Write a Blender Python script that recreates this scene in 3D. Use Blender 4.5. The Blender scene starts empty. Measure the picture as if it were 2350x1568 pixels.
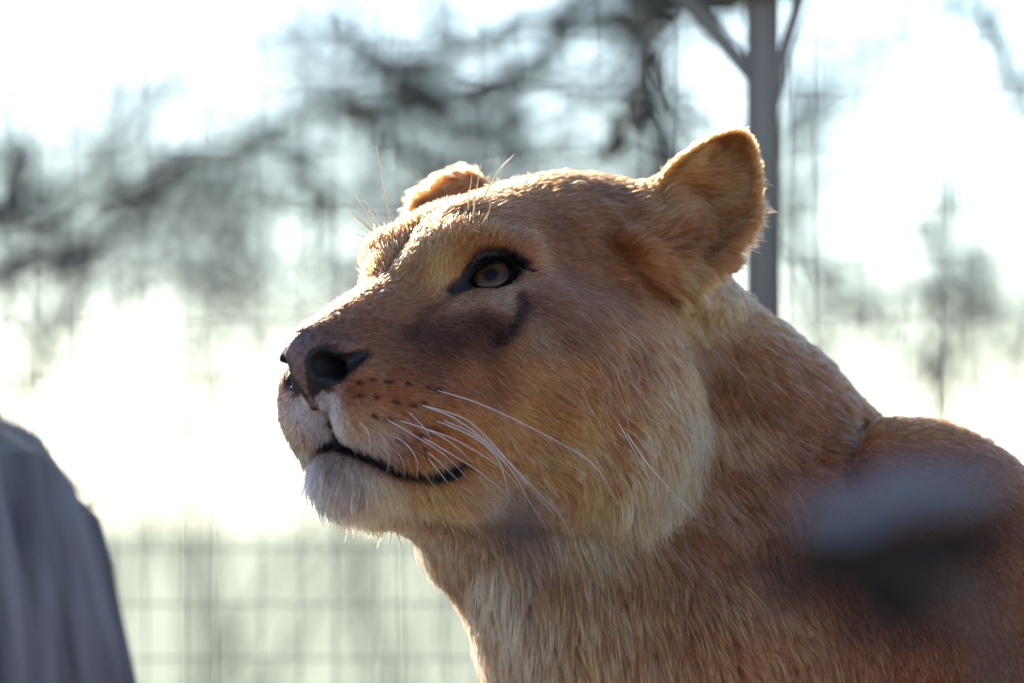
import bpy, bmesh, math
import numpy as np
from mathutils import Vector

# ------------------------------------------------------------------ camera, world, sun, exposure
SC = bpy.context.scene
COL = SC.collection
DIST, FRAME, TILT, ZC = 6.0, 0.775, math.radians(1.1), 0.95      # metres from lens to the head, frame width there
CAM = np.array([0, -DIST * math.cos(TILT), ZC - DIST * math.sin(TILT)])
FWD = np.array([0, math.cos(TILT), math.sin(TILT)])
UPV = np.array([0, -math.sin(TILT), math.cos(TILT)])
RGT = np.array([1.0, 0, 0])
cd = bpy.data.cameras.new("camera")
cam = bpy.data.objects.new("camera", cd)
COL.objects.link(cam)
cam.location = CAM
cam.rotation_euler = (math.radians(90) + TILT, 0, 0)
cd.sensor_width = 36.0
cd.lens = 36.0 * DIST / FRAME
cd.clip_start, cd.clip_end = 0.05, 2000.0
cd.dof.use_dof = True
cd.dof.focus_distance = DIST - 0.115
cd.dof.aperture_fstop = (cd.lens / 1000) / 0.070
SC.camera = cam

SUN_EL, SUN_AZ = math.radians(21), math.radians(-24)             # azimuth from straight behind the lioness, minus = left
SUN_DIR = Vector((math.sin(SUN_AZ) * math.cos(SUN_EL), math.cos(SUN_AZ) * math.cos(SUN_EL), math.sin(SUN_EL)))
w = bpy.data.worlds.new("World")
SC.world = w
w.use_nodes = True
nt = w.node_tree
bg = nt.nodes["Background"]
sky = nt.nodes.new("ShaderNodeTexSky")
sky.sky_type = 'NISHITA'
sky.sun_disc = False
sky.sun_elevation = SUN_EL
sky.sun_rotation = SUN_AZ
sky.dust_density = 0.05
sky.ozone_density = 1.0
sky.air_density = 0.65
nt.links.new(sky.outputs[0], bg.inputs[0])
bg.inputs[1].default_value = 0.15
sl = bpy.data.lights.new("sun", 'SUN')
sl.energy = 4.4
sl.angle = math.radians(0.6)
sl.color = (1.0, 0.86, 0.68)
sun = bpy.data.objects.new("sun", sl)
COL.objects.link(sun)
sun.rotation_euler = SUN_DIR.to_track_quat('Z', 'Y').to_euler()
sun.location = (0, 0, 5)
SC.view_settings.view_transform = 'Standard'
SC.view_settings.look = 'None'
SC.view_settings.gamma = 1
SC.view_settings.exposure = 1.08
SC.cycles.use_denoising = True
SC.cycles.max_bounces = 8
SC.cycles.transparent_max_bounces = 16

# ------------------------------------------------------------------ frames of reference
S = FRAME / 2350.0                      # metres per unit of a 2350 wide drawing grid laid over the head's plane
def ray(px, py):
    d = FWD * DIST + RGT * (px - 1175) * S + UPV * (784 - py) * S
    return d / np.linalg.norm(d)
_ps, _th, _ph = (math.radians(a) for a in (49, 9, 5))            # yaw, pitch and roll of the head
_f = np.array([-math.cos(_ps), -math.sin(_ps), 0]); _u = np.array([0, 0, 1.0]); _y = np.cross(_u, _f)
HX = math.cos(_th) * _f + math.sin(_th) * _u
_z = -math.sin(_th) * _f + math.cos(_th) * _u
HY = math.cos(_ph) * _y + math.sin(_ph) * _z
HZ = -math.sin(_ph) * _y + math.cos(_ph) * _z
HR = np.stack([HX, HY, HZ])
_r = ray(1200, 700)
HO = CAM + _r * (DIST / (_r @ FWD))
def to_head(p): return (np.asarray(p, float) - HO) @ HR.T * 1000         # world metres -> head millimetres
def to_world(h): return HO + np.asarray(h, float) / 1000 @ HR
def P(px, py, y):                                                        # head point at lateral offset y
    d = ray(px, py); t = (y / 1000 - (CAM - HO) @ HY) / (d @ HY)
    return to_head(CAM + t * d)
def B(px, py, dep):                                                      # head point dep mm nearer the lens than the head plane
    d = ray(px, py)
    return to_head(CAM + d * ((DIST - dep / 1000) / (d @ FWD)))
def Wd(x, y, z): return to_head((x, y, z))
def proj(h):
    v = to_world(h) - CAM; z = v @ FWD
    return np.stack([1175 + (v @ RGT) / z * DIST / S, 784 - (v @ UPV) / z * DIST / S], -1)
def unit(v): v = np.asarray(v, float); return v / np.linalg.norm(v)

# ------------------------------------------------------------------ the lioness: one implicit surface in head millimetres
def smin(a, b, k):
    h = np.clip(k - np.abs(a - b), 0, None) / k
    return np.minimum(a, b) - h * h * k * 0.25
def smax(a, b, k): return -smin(-a, -b, k)
def basis(ax, upv=(0, 0, 1)):
    x = unit(ax); z = np.asarray(upv, float); z = unit(z - x * (z @ x)); y = np.cross(z, x)
    return np.stack([x, y, z])
I3 = np.eye(3)
def ell(p, c, r, M=I3):
    q = (p - np.asarray(c, np.float32)) @ np.asarray(M, np.float32).T
    r = np.asarray(r, np.float32)
    k0 = np.sqrt(((q / r) ** 2).sum(-1)); k1 = np.sqrt(((q / (r * r)) ** 2).sum(-1)) + 1e-6
    return k0 * (k0 - 1) / k1
def cone(p, a, b, ra, rb, sc=None, M=None):
    a = np.asarray(a, np.float32); b = np.asarray(b, np.float32)
    if sc is not None:
        p = p / np.asarray(sc, np.float32); a = a / np.asarray(sc, np.float32); b = b / np.asarray(sc, np.float32)
    d = b - a
    t = np.clip(((p - a) @ d) / (d @ d), 0, 1)
    return np.sqrt((((p - a) - t[:, None] * d) ** 2).sum(-1)) - (ra + (rb - ra) * t)
def chain(p, pts, rs):
    d = None
    for i in range(len(pts) - 1):
        e = cone(p, pts[i], pts[i + 1], rs[i], rs[i + 1])
        d = e if d is None else np.minimum(d, e)
    return d

EYE_C = np.array([90.0, 48.0, -4.0]); EYE_R = 18.5
EYE_N = unit((0.80, 0.58, 0.10))
_o = P(1204, 622, 74); _i = P(1050, 664, 38)
EYE_S = unit((_o - _i) - EYE_N * ((_o - _i) @ EYE_N)); EYE_T = np.cross(EYE_N, EYE_S)
if EYE_T[2] < 0: EYE_T = -EYE_T
EAR_N = unit((0.66, 0.72, 0.02))                                         # the way the near ear opens
EAR_C = P(1626, 462, 104)
_t = unit(P(1712, 300, 112) - P(1540, 640, 104))
EAR_U = unit(_t - EAR_N * (_t @ EAR_N)); EAR_S = np.cross(EAR_U, EAR_N)
EAR_M = np.stack([EAR_S, EAR_U, EAR_N])
FAR_N = unit((0.90, -0.22, 0.05)); FAR_C = P(1036, 572, -104)
FAR_U = unit(np.array([-0.1, -0.25, 1.0]) - FAR_N * (np.array([-0.1, -0.25, 1.0]) @ FAR_N)); FAR_S = np.cross(FAR_U, FAR_N)
FAR_M = np.stack([FAR_S, FAR_U, FAR_N])

def almond(s, t, hw=22.0, up_=13.0, dn=12.5):                              # lid opening in the plane of the eye
    def arc(h):
        R = (hw * hw + h * h) / (2 * h); return R, h - R
    R1, c1 = arc(up_); R2, c2 = arc(dn); ss = s - 3.0
    return np.maximum(np.sqrt(ss ** 2 + (t - c1) ** 2) - R1, np.sqrt(ss ** 2 + (t + c2) ** 2) - R2)
def head_form(p):
    q = p.copy(); q[:, 1] = np.abs(q[:, 1])
    d = ell(p, (-55, 0, 32), (112, 90, 74))                              # cranium
    d = smin(d, ell(p, (38, 0, 14), (95, 70, 58)), 30)                   # forehead
    d = smin(d, cone(q, (118, 35, 19), (78, 64, 18), 14, 12), 20)        # brow ridge
    d = smin(d, cone(p, (226, 0, -78), (112, 0, -24), 25, 40, (1, 1.12, 1)), 22)   # nasal bridge
    d = smin(d, cone(q, (200, 24, -100), (108, 46, -62), 27, 40), 22)    # maxilla
    d = smin(d, ell(q, (42, 74, -40), (66, 34, 40)), 34)                 # cheek bone
    d = smin(d, ell(q, (8, 66, -84), (84, 44, 70)), 44)                  # jaw muscle
    d = smin(d, cone(q, (178, 14, -153), (50, 56, -130), 18, 34), 24)    # lower jaw
    d = smin(d, ell(q, (-44, 62, -90), (54, 42, 72)), 44)                # ruff under the ear
    d = smin(d, ell(p, (50, 0, -112), (100, 60, 52)), 40)                 # floor of the mouth
    d = smin(d, ell(p, (181, 0, -155), (31, 30, 24)), 12)                # chin
    d = smin(d, ell(q, (188, 21, -116), (42, 25, 31), basis((1, 0.16, 0.10))), 9)   # whisker pad
    d = smin(d, ell(q, (158, 42, -118), (50, 23, 32), basis((1, -.15, .1))), 18)
    d = smin(d, ell(q, (112, 52, -120), (52, 26, 40)), 26)               # cheek behind the mouth corner
    d = smin(d, ell(p, (236, 0, -86), (14, 19, 21), basis((1, 0, -0.25))), 8)       # nose
    d = smin(d, ell(q, (226, 19, -82), (17, 13, 13)), 6)                 # nostril wing
    d = smin(d, ell(p, (229, 0, -104), (8, 8, 18), basis((1, 0, -0.1))), 8)
    d = smin(d, ell(q, (126, 20, 4), (30, 16, 18), basis((1, -.3, -.6))), 18)   # root of the nose
    # hollows
    d = smax(d, -cone(p, (140, 0, 44), (70, 0, 84), 9, 5), 16)           # furrow of the forehead
    d = smax(d, -cone(q, (40, 120, 22), (-10, 120, 30), 22, 20), 40)     # temple
    # eyelids with a real opening
    d = smin(d, ell(q, EYE_C, (22,) * 3), 8)
    e = (q - EYE_C.astype(np.float32))
    s = e @ EYE_S.astype(np.float32); t = e @ EYE_T.astype(np.float32); n = e @ EYE_N.astype(np.float32)
    al = almond(s, t)
    d = smax(d, -np.maximum(al, 6 - n), 3)
    return d

def trace_many(f, pts, start=330):                                        # where lines of sight meet the surface
    c = np.array([B(x, y, start) for x, y in pts]); d = np.array([B(x, y, -300) for x, y in pts]) - c
    d /= np.linalg.norm(d, axis=1)[:, None]; t = np.zeros(len(pts))
    for _ in range(60):
        e = f((c + d * t[:, None]).astype(np.float32)); t = np.minimum(t + .8 * e, 900)
        if np.abs(e).max() < .05: break
    return c + d * t[:, None]
def trace(f, px, py): return trace_many(f, [(px, py)])[0]
MOUTH = [P(718, 990, 0)] + list(trace_many(head_form, ((750, 1006), (785, 1022), (812, 1035), (838, 1048), (877, 1066), (919, 1080), (961, 1083), (1000, 1082), (1032, 1077), (1062, 1066))))
_cz = np.array([-112.0, -120, -128, -136, -142]); _cx = np.full(5, 290.0)
for _ in range(60): _cx -= .7 * head_form(np.stack([_cx, _cx * 0, _cz], -1).astype(np.float32))
CLEFT = np.stack([_cx + .5, _cx * 0, _cz], -1)                             # the cleft of the upper lip, on the midline
NOSTRIL = list(trace_many(head_form, ((742, 838), (770, 846), (800, 832), (836, 812))))
def sdf_head(p):
    d = head_form(p)
    q = p.copy(); q[:, 1] = np.abs(q[:, 1])
    # nostrils
    d = smax(d, -chain(q, NOSTRIL, [9.5, 9, 6.5, 3]), 3)
    d = smax(d, -cone(q, NOSTRIL[0], NOSTRIL[0] + np.array([-30, -3, 4.]), 9, 5), 3)
    d = smax(d, -cone(q, NOSTRIL[1], NOSTRIL[1] + np.array([-18, -8, 2.]), 8, 4), 3)
    # mouth and lip cleft
    d = smax(d, -chain(q, MOUTH, [4.2, 4.6, 4.4, 4, 3.4, 3.2, 3.2, 3.6, 4, 3.6, 2.2]), 4)
    d = smax(d, -chain(p, CLEFT, [2.6, 3, 3.2, 3.6, 4.2]), 3)
    return d

def ear(p, c, M, rs, taper):                                             # a thin shallow cup, narrowing to its tip
    q = (p - np.asarray(c, np.float32)) @ M.astype(np.float32).T
    q[:, 0] /= 1 - taper * np.clip(q[:, 1] / 60, 0, 1) ** 1.2
    o = ell(q, (0, 0, 0), (rs, 60, 19))
    i = ell(q, (0, 0, 7), (rs - 2.5, 57.5, 21))
    return smax(smax(o, -i, 3), q[:, 2] - 7, 4)

EARFOLD = list(trace_many(head_form, ((1392, 560), (1450, 632), (1520, 682), (1600, 735), (1660, 800))))
def sdf_body(p):
    d = cone(p, B(1400, 900, -115), B(1640, 1240, -125), 104, 130)         # neck
    d = smin(d, cone(p, B(1530, 800, -100), B(1710, 990, -112), 62, 70), 40)       # nape
    d = smin(d, cone(p, B(1610, 1200, -125), B(1930, 1520, -120), 130, 172), 60)
    d = smin(d, cone(p, B(1150, 1180, 10), B(1500, 1500, -20), 55, 95), 70)       # throat
    d = smin(d, cone(p, B(1500, 1500, -40), B(1750, 2000, -80), 100, 110), 60)     # breast
    d = smin(d, cone(p, Wd(.36, .13, .645), Wd(1.05, .24, .655), 176, 165), 50)      # trunk
    d = smin(d, ell(p, Wd(.303, .05, .70), (146, 95, 190), basis(HR @ np.array([1, .2, 0]), HR @ np.array([0, 0, 1.]))), 14)   # shoulder
    d = smin(d, ell(p, Wd(1.12, .26, .66), (210, 150, 190), basis(HR @ np.array([1, .2, 0]), HR @ np.array([0, 0, 1.]))), 60)  # haunch
    for x, y, bx in ((.36, .01, 0), (.33, .22, .03)):                    # forelegs
        d = smin(d, chain(p, [Wd(x, y, .55), Wd(x + .03, y, .36), Wd(x + bx, y, .08), Wd(x - .06, y, .045)], [85, 62, 42, 46]), 30)
    for x, y in ((1.12, .13), (1.16, .34)):                              # hind legs
        d = smin(d, chain(p, [Wd(x, y, .58), Wd(x - .06, y, .40), Wd(x + .14, y, .26), Wd(x + .08, y, .06), Wd(x, y, .045)], [120, 78, 42, 42, 46]), 30)
    d = smin(d, chain(p, [Wd(1.28, .28, .70), Wd(1.42, .31, .55), Wd(1.50, .33, .32), Wd(1.62, .34, .20)], [40, 24, 18, 22]), 20)
    return d

CREASE = list(trace_many(sdf_body, ((1985, 962), (1972, 990), (1955, 1025), (1938, 1070), (1930, 1120))))
def sdf(p):
    p = np.asarray(p, np.float32)
    out = np.full(len(p), 400, np.float32)
    m = (p[:, 0] > -230) & (p[:, 2] > -290) & (np.abs(p[:, 1]) < 210)
    if m.any():
        a = p[m]
        h = sdf_head(a)
        h = smin(h, cone(a, P(1500, 540, 70), EAR_C - 34 * EAR_U - 24 * EAR_N, 30, 20), 26)
        h = smin(h, cone(a, (-70, -70, 58), FAR_C - 34 * FAR_U - 24 * FAR_N, 30, 20), 26)
        h = smin(h, ear(a, EAR_C, EAR_M, 40, .36), 12)
        h = smin(h, ear(a, FAR_C, FAR_M, 56, 0), 12)
        h = smin(h, chain(a, [P(1380, 500, 66), P(1440, 560, 84), P(1500, 605, 92), P(1570, 650, 93), P(1640, 690, 74)], [2, 3.2, 4.2, 4, 2]), 16)
        h = smax(h, -chain(a, EARFOLD, [3, 5, 5.5, 5, 3]), 9)
        out[m] = h
    m = (p[:, 0] < 190) & (p[:, 2] < 190)
    if m.any():
        out[m] = smin(out[m], smax(sdf_body(p[m]), -chain(p[m], CREASE, [9, 9, 8, 6, 3]), 8), 34)
    return out

def axis_nodes(lo, hi, flo, fhi, fine, coarse):
    a = list(np.arange(flo, fhi + fine * .5, fine))
    s = fine; x = a[0]; L = []
    while x > lo: s = min(coarse, s * 1.15); x -= s; L.append(x)
    s = fine; x = a[-1]; Rr = []
    while x < hi: s = min(coarse, s * 1.15); x += s; Rr.append(x)
    return np.array(L[::-1] + a + Rr, np.float32)

def eval_chunks(f, pts, n=400000):
    return np.concatenate([f(pts[i:i + n]) for i in range(0, len(pts), n)]) if len(pts) else np.zeros(0, np.float32)

def surface_nets(f, ax, bs=8):
    nx, ny, nz = (len(a) for a in ax)
    V = np.full((nx, ny, nz), 1.0, np.float32)
    ib = [np.arange(0, len(a) - 1, bs) for a in ax]
    lo = [a[i] for a, i in zip(ax, ib)]
    hi = [a[np.minimum(i + bs, len(a) - 1)] for a, i in zip(ax, ib)]
    g = np.meshgrid(*[(l + h) / 2 for l, h in zip(lo, hi)], indexing='ij')
    e = np.meshgrid(*[(h - l) / 2 for l, h in zip(lo, hi)], indexing='ij')
    rad = np.sqrt(e[0] ** 2 + e[1] ** 2 + e[2] ** 2)
    dv = eval_chunks(f, np.stack([x.ravel() for x in g], -1)).reshape(g[0].shape)
    idx = np.argwhere(np.abs(dv) < rad * 1.35 + 6)
    act = np.zeros(dv.shape, bool); act[tuple(idx.T)] = True
    for (i, j, k) in np.argwhere(~act & (dv < 0)):
        V[i * bs:i * bs + bs + 1, j * bs:j * bs + bs + 1, k * bs:k * bs + bs + 1] = -1
    sl = []
    for (i, j, k) in idx:
        sl.append((slice(i * bs, min(i * bs + bs + 1, nx)), slice(j * bs, min(j * bs + bs + 1, ny)), slice(k * bs, min(k * bs + bs + 1, nz))))
    for c in range(0, len(sl), 600):
        pts = []
        for s3 in sl[c:c + 600]:
            m = np.meshgrid(*[a[s_] for a, s_ in zip(ax, s3)], indexing='ij')
            pts.append(np.stack([x.ravel() for x in m], -1))
        vals = f(np.concatenate(pts)); o = 0
        for s3, q in zip(sl[c:c + 600], pts):
            sh = tuple(s_.stop - s_.start for s_ in s3)
            V[s3] = vals[o:o + len(q)].reshape(sh); o += len(q)
    neg = V < 0
    cnt = np.zeros((nx - 1, ny - 1, nz - 1), np.uint8)
    for a in (0, 1):
        for b in (0, 1):
            for c in (0, 1):
                cnt += neg[a:nx - 1 + a, b:ny - 1 + b, c:nz - 1 + c]
    cells = np.argwhere((cnt > 0) & (cnt < 8))
    vid = np.full(cnt.shape, -1, np.int32); vid[tuple(cells.T)] = np.arange(len(cells))
    acc = np.zeros((len(cells), 3), np.float64); num = np.zeros(len(cells))
    ci, cj, ck = cells.T
    corner = {}
    for a in (0, 1):
        for b in (0, 1):
            for c in (0, 1):
                corner[a, b, c] = (V[ci + a, cj + b, ck + c], np.stack([ax[0][ci + a], ax[1][cj + b], ax[2][ck + c]], -1))
    ks = list(corner)
    for u in ks:
        for v in ks:
            if u < v and sum(abs(m - n) for m, n in zip(u, v)) == 1:
                v0, p0 = corner[u]; v1, p1 = corner[v]
                m = (v0 < 0) != (v1 < 0)
                t = np.where(m, v0 / np.where(m, v0 - v1, 1), 0)[:, None]
                acc += np.where(m[:, None], p0 + (p1 - p0) * t, 0); num += m
    verts = acc / num[:, None]
    quads = []
    for d in range(3):
        s0 = [slice(1, -1)] * 3; s0[d] = slice(0, -1)
        s1 = [slice(1, -1)] * 3; s1[d] = slice(1, None)
        A, Bn = neg[tuple(s0)], neg[tuple(s1)]
        for flip in (0, 1):
            ed = np.argwhere((A & ~Bn) if not flip else (~A & Bn))
            if not len(ed): continue
            off = np.ones(3, int); off[d] = 0
            ed = ed + off
            e1, e2 = [(1, 2), (2, 0), (0, 1)][d]
            def vv(a, b):
                c = ed.copy(); c[:, e1] += a; c[:, e2] += b
                return vid[tuple(c.T)]
            qd = np.stack([vv(-1, -1), vv(0, -1), vv(0, 0), vv(-1, 0)], -1)
            if flip: qd = qd[:, ::-1]
            quads.append(qd)
    return verts, np.concatenate(quads)

def link(o, parent=None):
    COL.objects.link(o)
    if parent is not None: o.parent = parent
    return o
def mesh_obj(name, verts, faces, mat, parent=None, smooth=True):
    me = bpy.data.meshes.new(name)
    me.from_pydata([tuple(map(float, v)) for v in verts], [], [tuple(map(int, f)) for f in faces])
    if smooth: me.polygons.foreach_set('use_smooth', np.ones(len(me.polygons), bool))
    if mat: me.materials.append(mat)
    return link(bpy.data.objects.new(name, me), parent)
def srgb(c):
    c = np.asarray(c, float) / 255.0
    return np.where(c <= 0.04045, c / 12.92, ((c + 0.055) / 1.055) ** 2.4)
def principled(name, col=(.5, .5, .5), rough=.6, **kw):
    m = bpy.data.materials.new(name); m.use_nodes = True
    b = m.node_tree.nodes["Principled BSDF"]
    b.inputs["Base Color"].default_value = (*col, 1); b.inputs["Roughness"].default_value = rough
    for k, v in kw.items(): b.inputs[k.replace('_', ' ')].default_value = v
    return m
rng = np.random.default_rng(7)

# ------------------------------------------------------------------ coat chart: grid point, lie of the hair, length mm, lift deg, colour
COAT = [
 (690,772,1,-.6,2.5,20,112,98,94),(760,738,1,-.6,4,18,120,92,74),(840,690,1,-.8,6,18,128,94,68),(850,760,1,-.2,5,18,128,92,68),
 (930,715,1,-.4,6,18,130,96,70),(900,830,1,.1,6,16,122,88,66),(960,830,1,.2,6,16,112,80,64),(820,890,1,.15,4.5,16,152,108,72),
 (900,905,1,.2,6,16,152,104,62),(745,930,.6,.5,4.5,20,196,200,210),(760,980,.5,.6,6,22,200,206,218),(830,960,.9,.4,6,18,162,136,110),
 (850,1025,.6,.8,9,24,168,156,146),(930,1045,.5,.85,13,24,156,108,62),(1000,980,.9,.4,8,16,168,110,58),(1080,990,.9,.45,10,16,168,112,60),
 (740,1045,-.2,1,12,34,128,112,104),(735,1075,-.25,1,15,36,140,140,146),(720,1115,-.3,1,19,38,184,188,198),(800,1110,.1,1,18,34,150,145,142),(800,1160,.05,1,22,34,188,186,186),
 (880,1130,.35,.9,20,32,196,174,146),(960,1120,.5,.8,18,28,196,152,104),(1020,1140,.7,.6,20,26,186,144,102),
 (1060,690,1,.1,4,16,148,120,100),(1150,680,1,-.3,4,16,166,138,118),(1080,740,.7,.6,7,18,86,62,50),(1000,760,.8,.4,6,18,94,68,56),
 (1130,765,.7,.6,9,20,78,58,48),(1050,775,.7,.5,7,18,84,64,54),(1100,805,.8,.5,9,18,98,74,58),(960,770,.8,.4,6,18,98,74,62),(1165,825,.8,.5,12,22,134,102,74),(1080,850,.9,.4,8,18,138,98,66),(1200,860,.9,.45,12,18,162,118,76),
 (1250,700,1,.15,9,16,114,86,70),(1300,760,1,.3,12,16,118,88,70),(1215,775,.9,.5,12,24,140,120,102),(1400,700,1,.2,14,16,128,96,74),
 (1350,620,1,0,10,16,128,96,74),(1280,560,1,-.1,9,18,126,94,70),(1060,560,.25,-1,9,30,158,116,78),(1010,630,-.2,-.9,6,20,190,150,104),
 (960,620,.5,-.7,6,18,152,114,76),(1100,540,.3,-1,10,30,150,110,74),(1180,520,.7,-.6,9,24,136,104,76),(1100,480,.8,-.6,7,24,138,104,74),
 (1200,450,1,-.3,8,22,144,106,70),(1300,430,1,-.1,9,20,132,96,62),(1400,440,1,0,10,20,124,90,60),(1400,500,1,0,11,20,134,100,68),
 (1330,850,.9,.5,15,16,152,114,78),(1430,820,.85,.5,18,16,138,104,80),(1500,760,.8,.55,18,18,154,108,70),(1560,850,.6,.8,28,26,178,138,96),
 (1580,950,.4,.9,32,22,184,160,138),(1660,1000,.5,.85,20,20,158,124,100),(1560,1050,.3,.95,34,22,186,162,138),(1640,1150,.45,.9,22,20,150,116,92),(1480,980,.6,.8,24,18,186,154,120),(1400,950,.75,.65,20,16,170,128,88),
 (1300,960,.85,.5,16,16,168,124,80),(1200,950,.9,.45,13,16,168,118,70),(1150,1040,.75,.65,14,18,174,122,70),(1250,1060,.65,.75,20,18,176,138,96),
 (1370,1080,.55,.8,26,20,190,154,112),(1450,1130,.4,.9,42,28,198,172,146),(1330,1160,.4,.9,36,26,190,168,140),(1220,1140,.5,.85,22,22,178,156,136),
 (1120,1130,.6,.75,20,24,178,156,140),(1100,1230,.4,.9,22,26,152,136,122),(1200,1250,.3,.95,25,26,144,124,108),(1150,1330,.1,1,32,34,184,168,152),  # throat colours darkened to carry the shading under the jaw
 (1300,1320,.2,1,28,26,160,132,104),(1250,1420,.1,1,36,34,166,148,130),(1350,1450,.2,1,34,28,162,130,98),(1480,1300,.3,.95,26,22,152,112,80),
 (1400,1540,.1,1,34,26,158,122,90),(1600,1250,.4,.9,22,20,144,102,74),(1650,1100,.7,.7,18,18,138,98,68),(1640,900,.6,.8,18,18,142,98,60),
 (1700,800,.7,.7,16,18,158,110,68),(1750,900,.7,.7,14,18,142,98,62),(1850,950,.8,.6,12,18,140,96,62),(1800,1050,.7,.7,14,18,144,106,78),
 (1900,1050,.8,.6,12,18,134,94,64),(1800,1250,.4,.9,16,20,144,106,80),(1600,1450,.3,.95,24,22,154,114,82),(1750,1500,.4,.9,18,22,158,112,82),
 (1950,1300,.5,.85,12,20,132,92,70),(2050,1000,.9,.4,10,20,154,108,66),(2200,1100,.8,.6,9,20,136,96,70),(2200,1500,.3,.95,10,24,134,90,64),
 (2320,1400,.4,.9,9,24,140,94,66),(1620,450,.9,-.35,34,26,188,134,90),(1700,420,.9,-.3,16,22,184,130,88),(1650,560,.95,.1,28,26,168,128,92),
 (1690,320,.5,-.8,8,26,176,126,82),(1540,420,.6,-.75,32,44,176,110,60),(1530,520,.5,-.6,18,36,168,130,90),(1440,555,.5,-.6,14,26,150,114,82),  # front ear tuft coloured orange to carry the sun's glow
 (1560,640,.85,.5,20,20,186,150,112),(1640,700,.75,.65,18,18,182,146,106),(1480,640,.9,.4,14,18,144,100,64),(1748,400,.8,-.5,5,30,190,132,86),(1752,500,.9,.1,5,30,180,126,84),(1722,590,.8,.5,6,26,170,122,84),(1652,322,.2,-.9,7,26,150,104,70),(1600,350,.4,-.9,14,34,190,134,82),(1600,530,.95,-.1,26,30,150,110,76),(1545,545,.7,-.3,20,34,112,80,56),  # point below the ear holds the fold's shadow in its colour
]
HEADF = lambda q: sdf(q)
def tint(c, gain=1.14, sat=1.06):                               # chart colours are as seen in blue open shade; this warms and deepens them, some shade and glow kept in
    m = c.mean(-1, keepdims=True); k = np.clip((c.max(-1, keepdims=True) - c.min(-1, keepdims=True)) / (c.max(-1, keepdims=True) + 1e-4) / .5, 0, 1)
    c = np.clip(m + (c - m) * sat, .004, 1) * np.clip((m / .30) ** .36, .45, 1.1)
    return np.clip(c * gain * (np.array([1.20, .92, .80]) * (1 - k) + np.array([1.33, .79, .55]) * k), .003, .95)
C_POS = trace_many(HEADF, [c[:2] for c in COAT]).astype(np.float32)
C_DIR = np.array([unit((RGT * c[2] + UPV * -c[3]) @ HR.T) for c in COAT], np.float32)
C_LEN = np.array([c[4] for c in COAT], np.float32); C_LIFT = np.array([c[5] for c in COAT], np.float32)
C_COL = tint(np.array([srgb(c[6:9]) for c in COAT])).astype(np.float32)
C_DAT = np.concatenate([C_DIR, C_LEN[:, None], C_LIFT[:, None], C_COL], 1)
def coat(p):
    """hair direction, length, lift and colour at head points; the chart is mirrored to the far side of the face"""
    p = np.asarray(p, np.float32); q = p.copy(); far = p[:, 1] < 0
    q[:, 1] = np.abs(q[:, 1]); out = np.empty((len(p), 8), np.float32)
    for i in range(0, len(p), 60000):
        d2 = ((q[i:i + 60000, None, :] - C_POS[None]) ** 2).sum(-1) + 60.0
        wt = d2 ** -2.0
        out[i:i + 60000] = (wt @ C_DAT) / wt.sum(1, keepdims=True)
    out[far, 1] *= -1
    return out
def seg_dist(q, pts, rs=None):
    best = np.full(len(q), 1e9, np.float32)
    for i in range(len(pts) - 1):
        a = np.asarray(pts[i], np.float32); d = np.asarray(pts[i + 1], np.float32) - a
        t = np.clip(((q - a) @ d) / (d @ d), 0, 1)
        e = np.sqrt(((q - a - t[:, None] * d) ** 2).sum(-1))
        if rs is not None: e = e - (rs[i] + (rs[i + 1] - rs[i]) * t)
        best = np.minimum(best, e)
    return best
def soft(d, w): return np.clip(0.5 - d / w, 0, 1)              # 1 inside, 0 outside
def tr(*pts): return list(trace_many(HEADF, pts))
SCAR = tr((1192, 676), (1196, 700), (1180, 735), (1158, 765), (1122, 786))
TEAR = tr((1040, 668), (1010, 694), (972, 716), (945, 748), (938, 772))
CANTH_I = tr((1075, 655), (1052, 662), (1030, 672)); CANTH_O = tr((1192, 616), (1212, 622), (1232, 626))
LASH = tr((1035, 655), (1060, 645), (1080, 620), (1096, 596))
BROWDARK = tr((1100, 590), (1130, 584), (1170, 602), (1204, 618))
PADSPOT = tr((748, 897), (755, 891), (764, 893))
SPOTS = tr((818, 878), (845, 872), (880, 875), (923, 879), (967, 886), (992, 892), (818, 907), (853, 910), (897, 922), (936, 927), (960, 924),
           (849, 952), (953, 997), (959, 1020), (967, 1038), (928, 1023), (905, 1000), (880, 960))
STREAK = [tr((961, 972), (985, 980), (1004, 989)), tr((934, 1008), (960, 996), (978, 994))]
NOSELOW = tr((745, 850), (732, 872), (722, 892), (717, 908))
SEPTUM = [(246, 0, -78), (243, 0, -90), (236, 0, -106), (233, 0, -118)]
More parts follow.
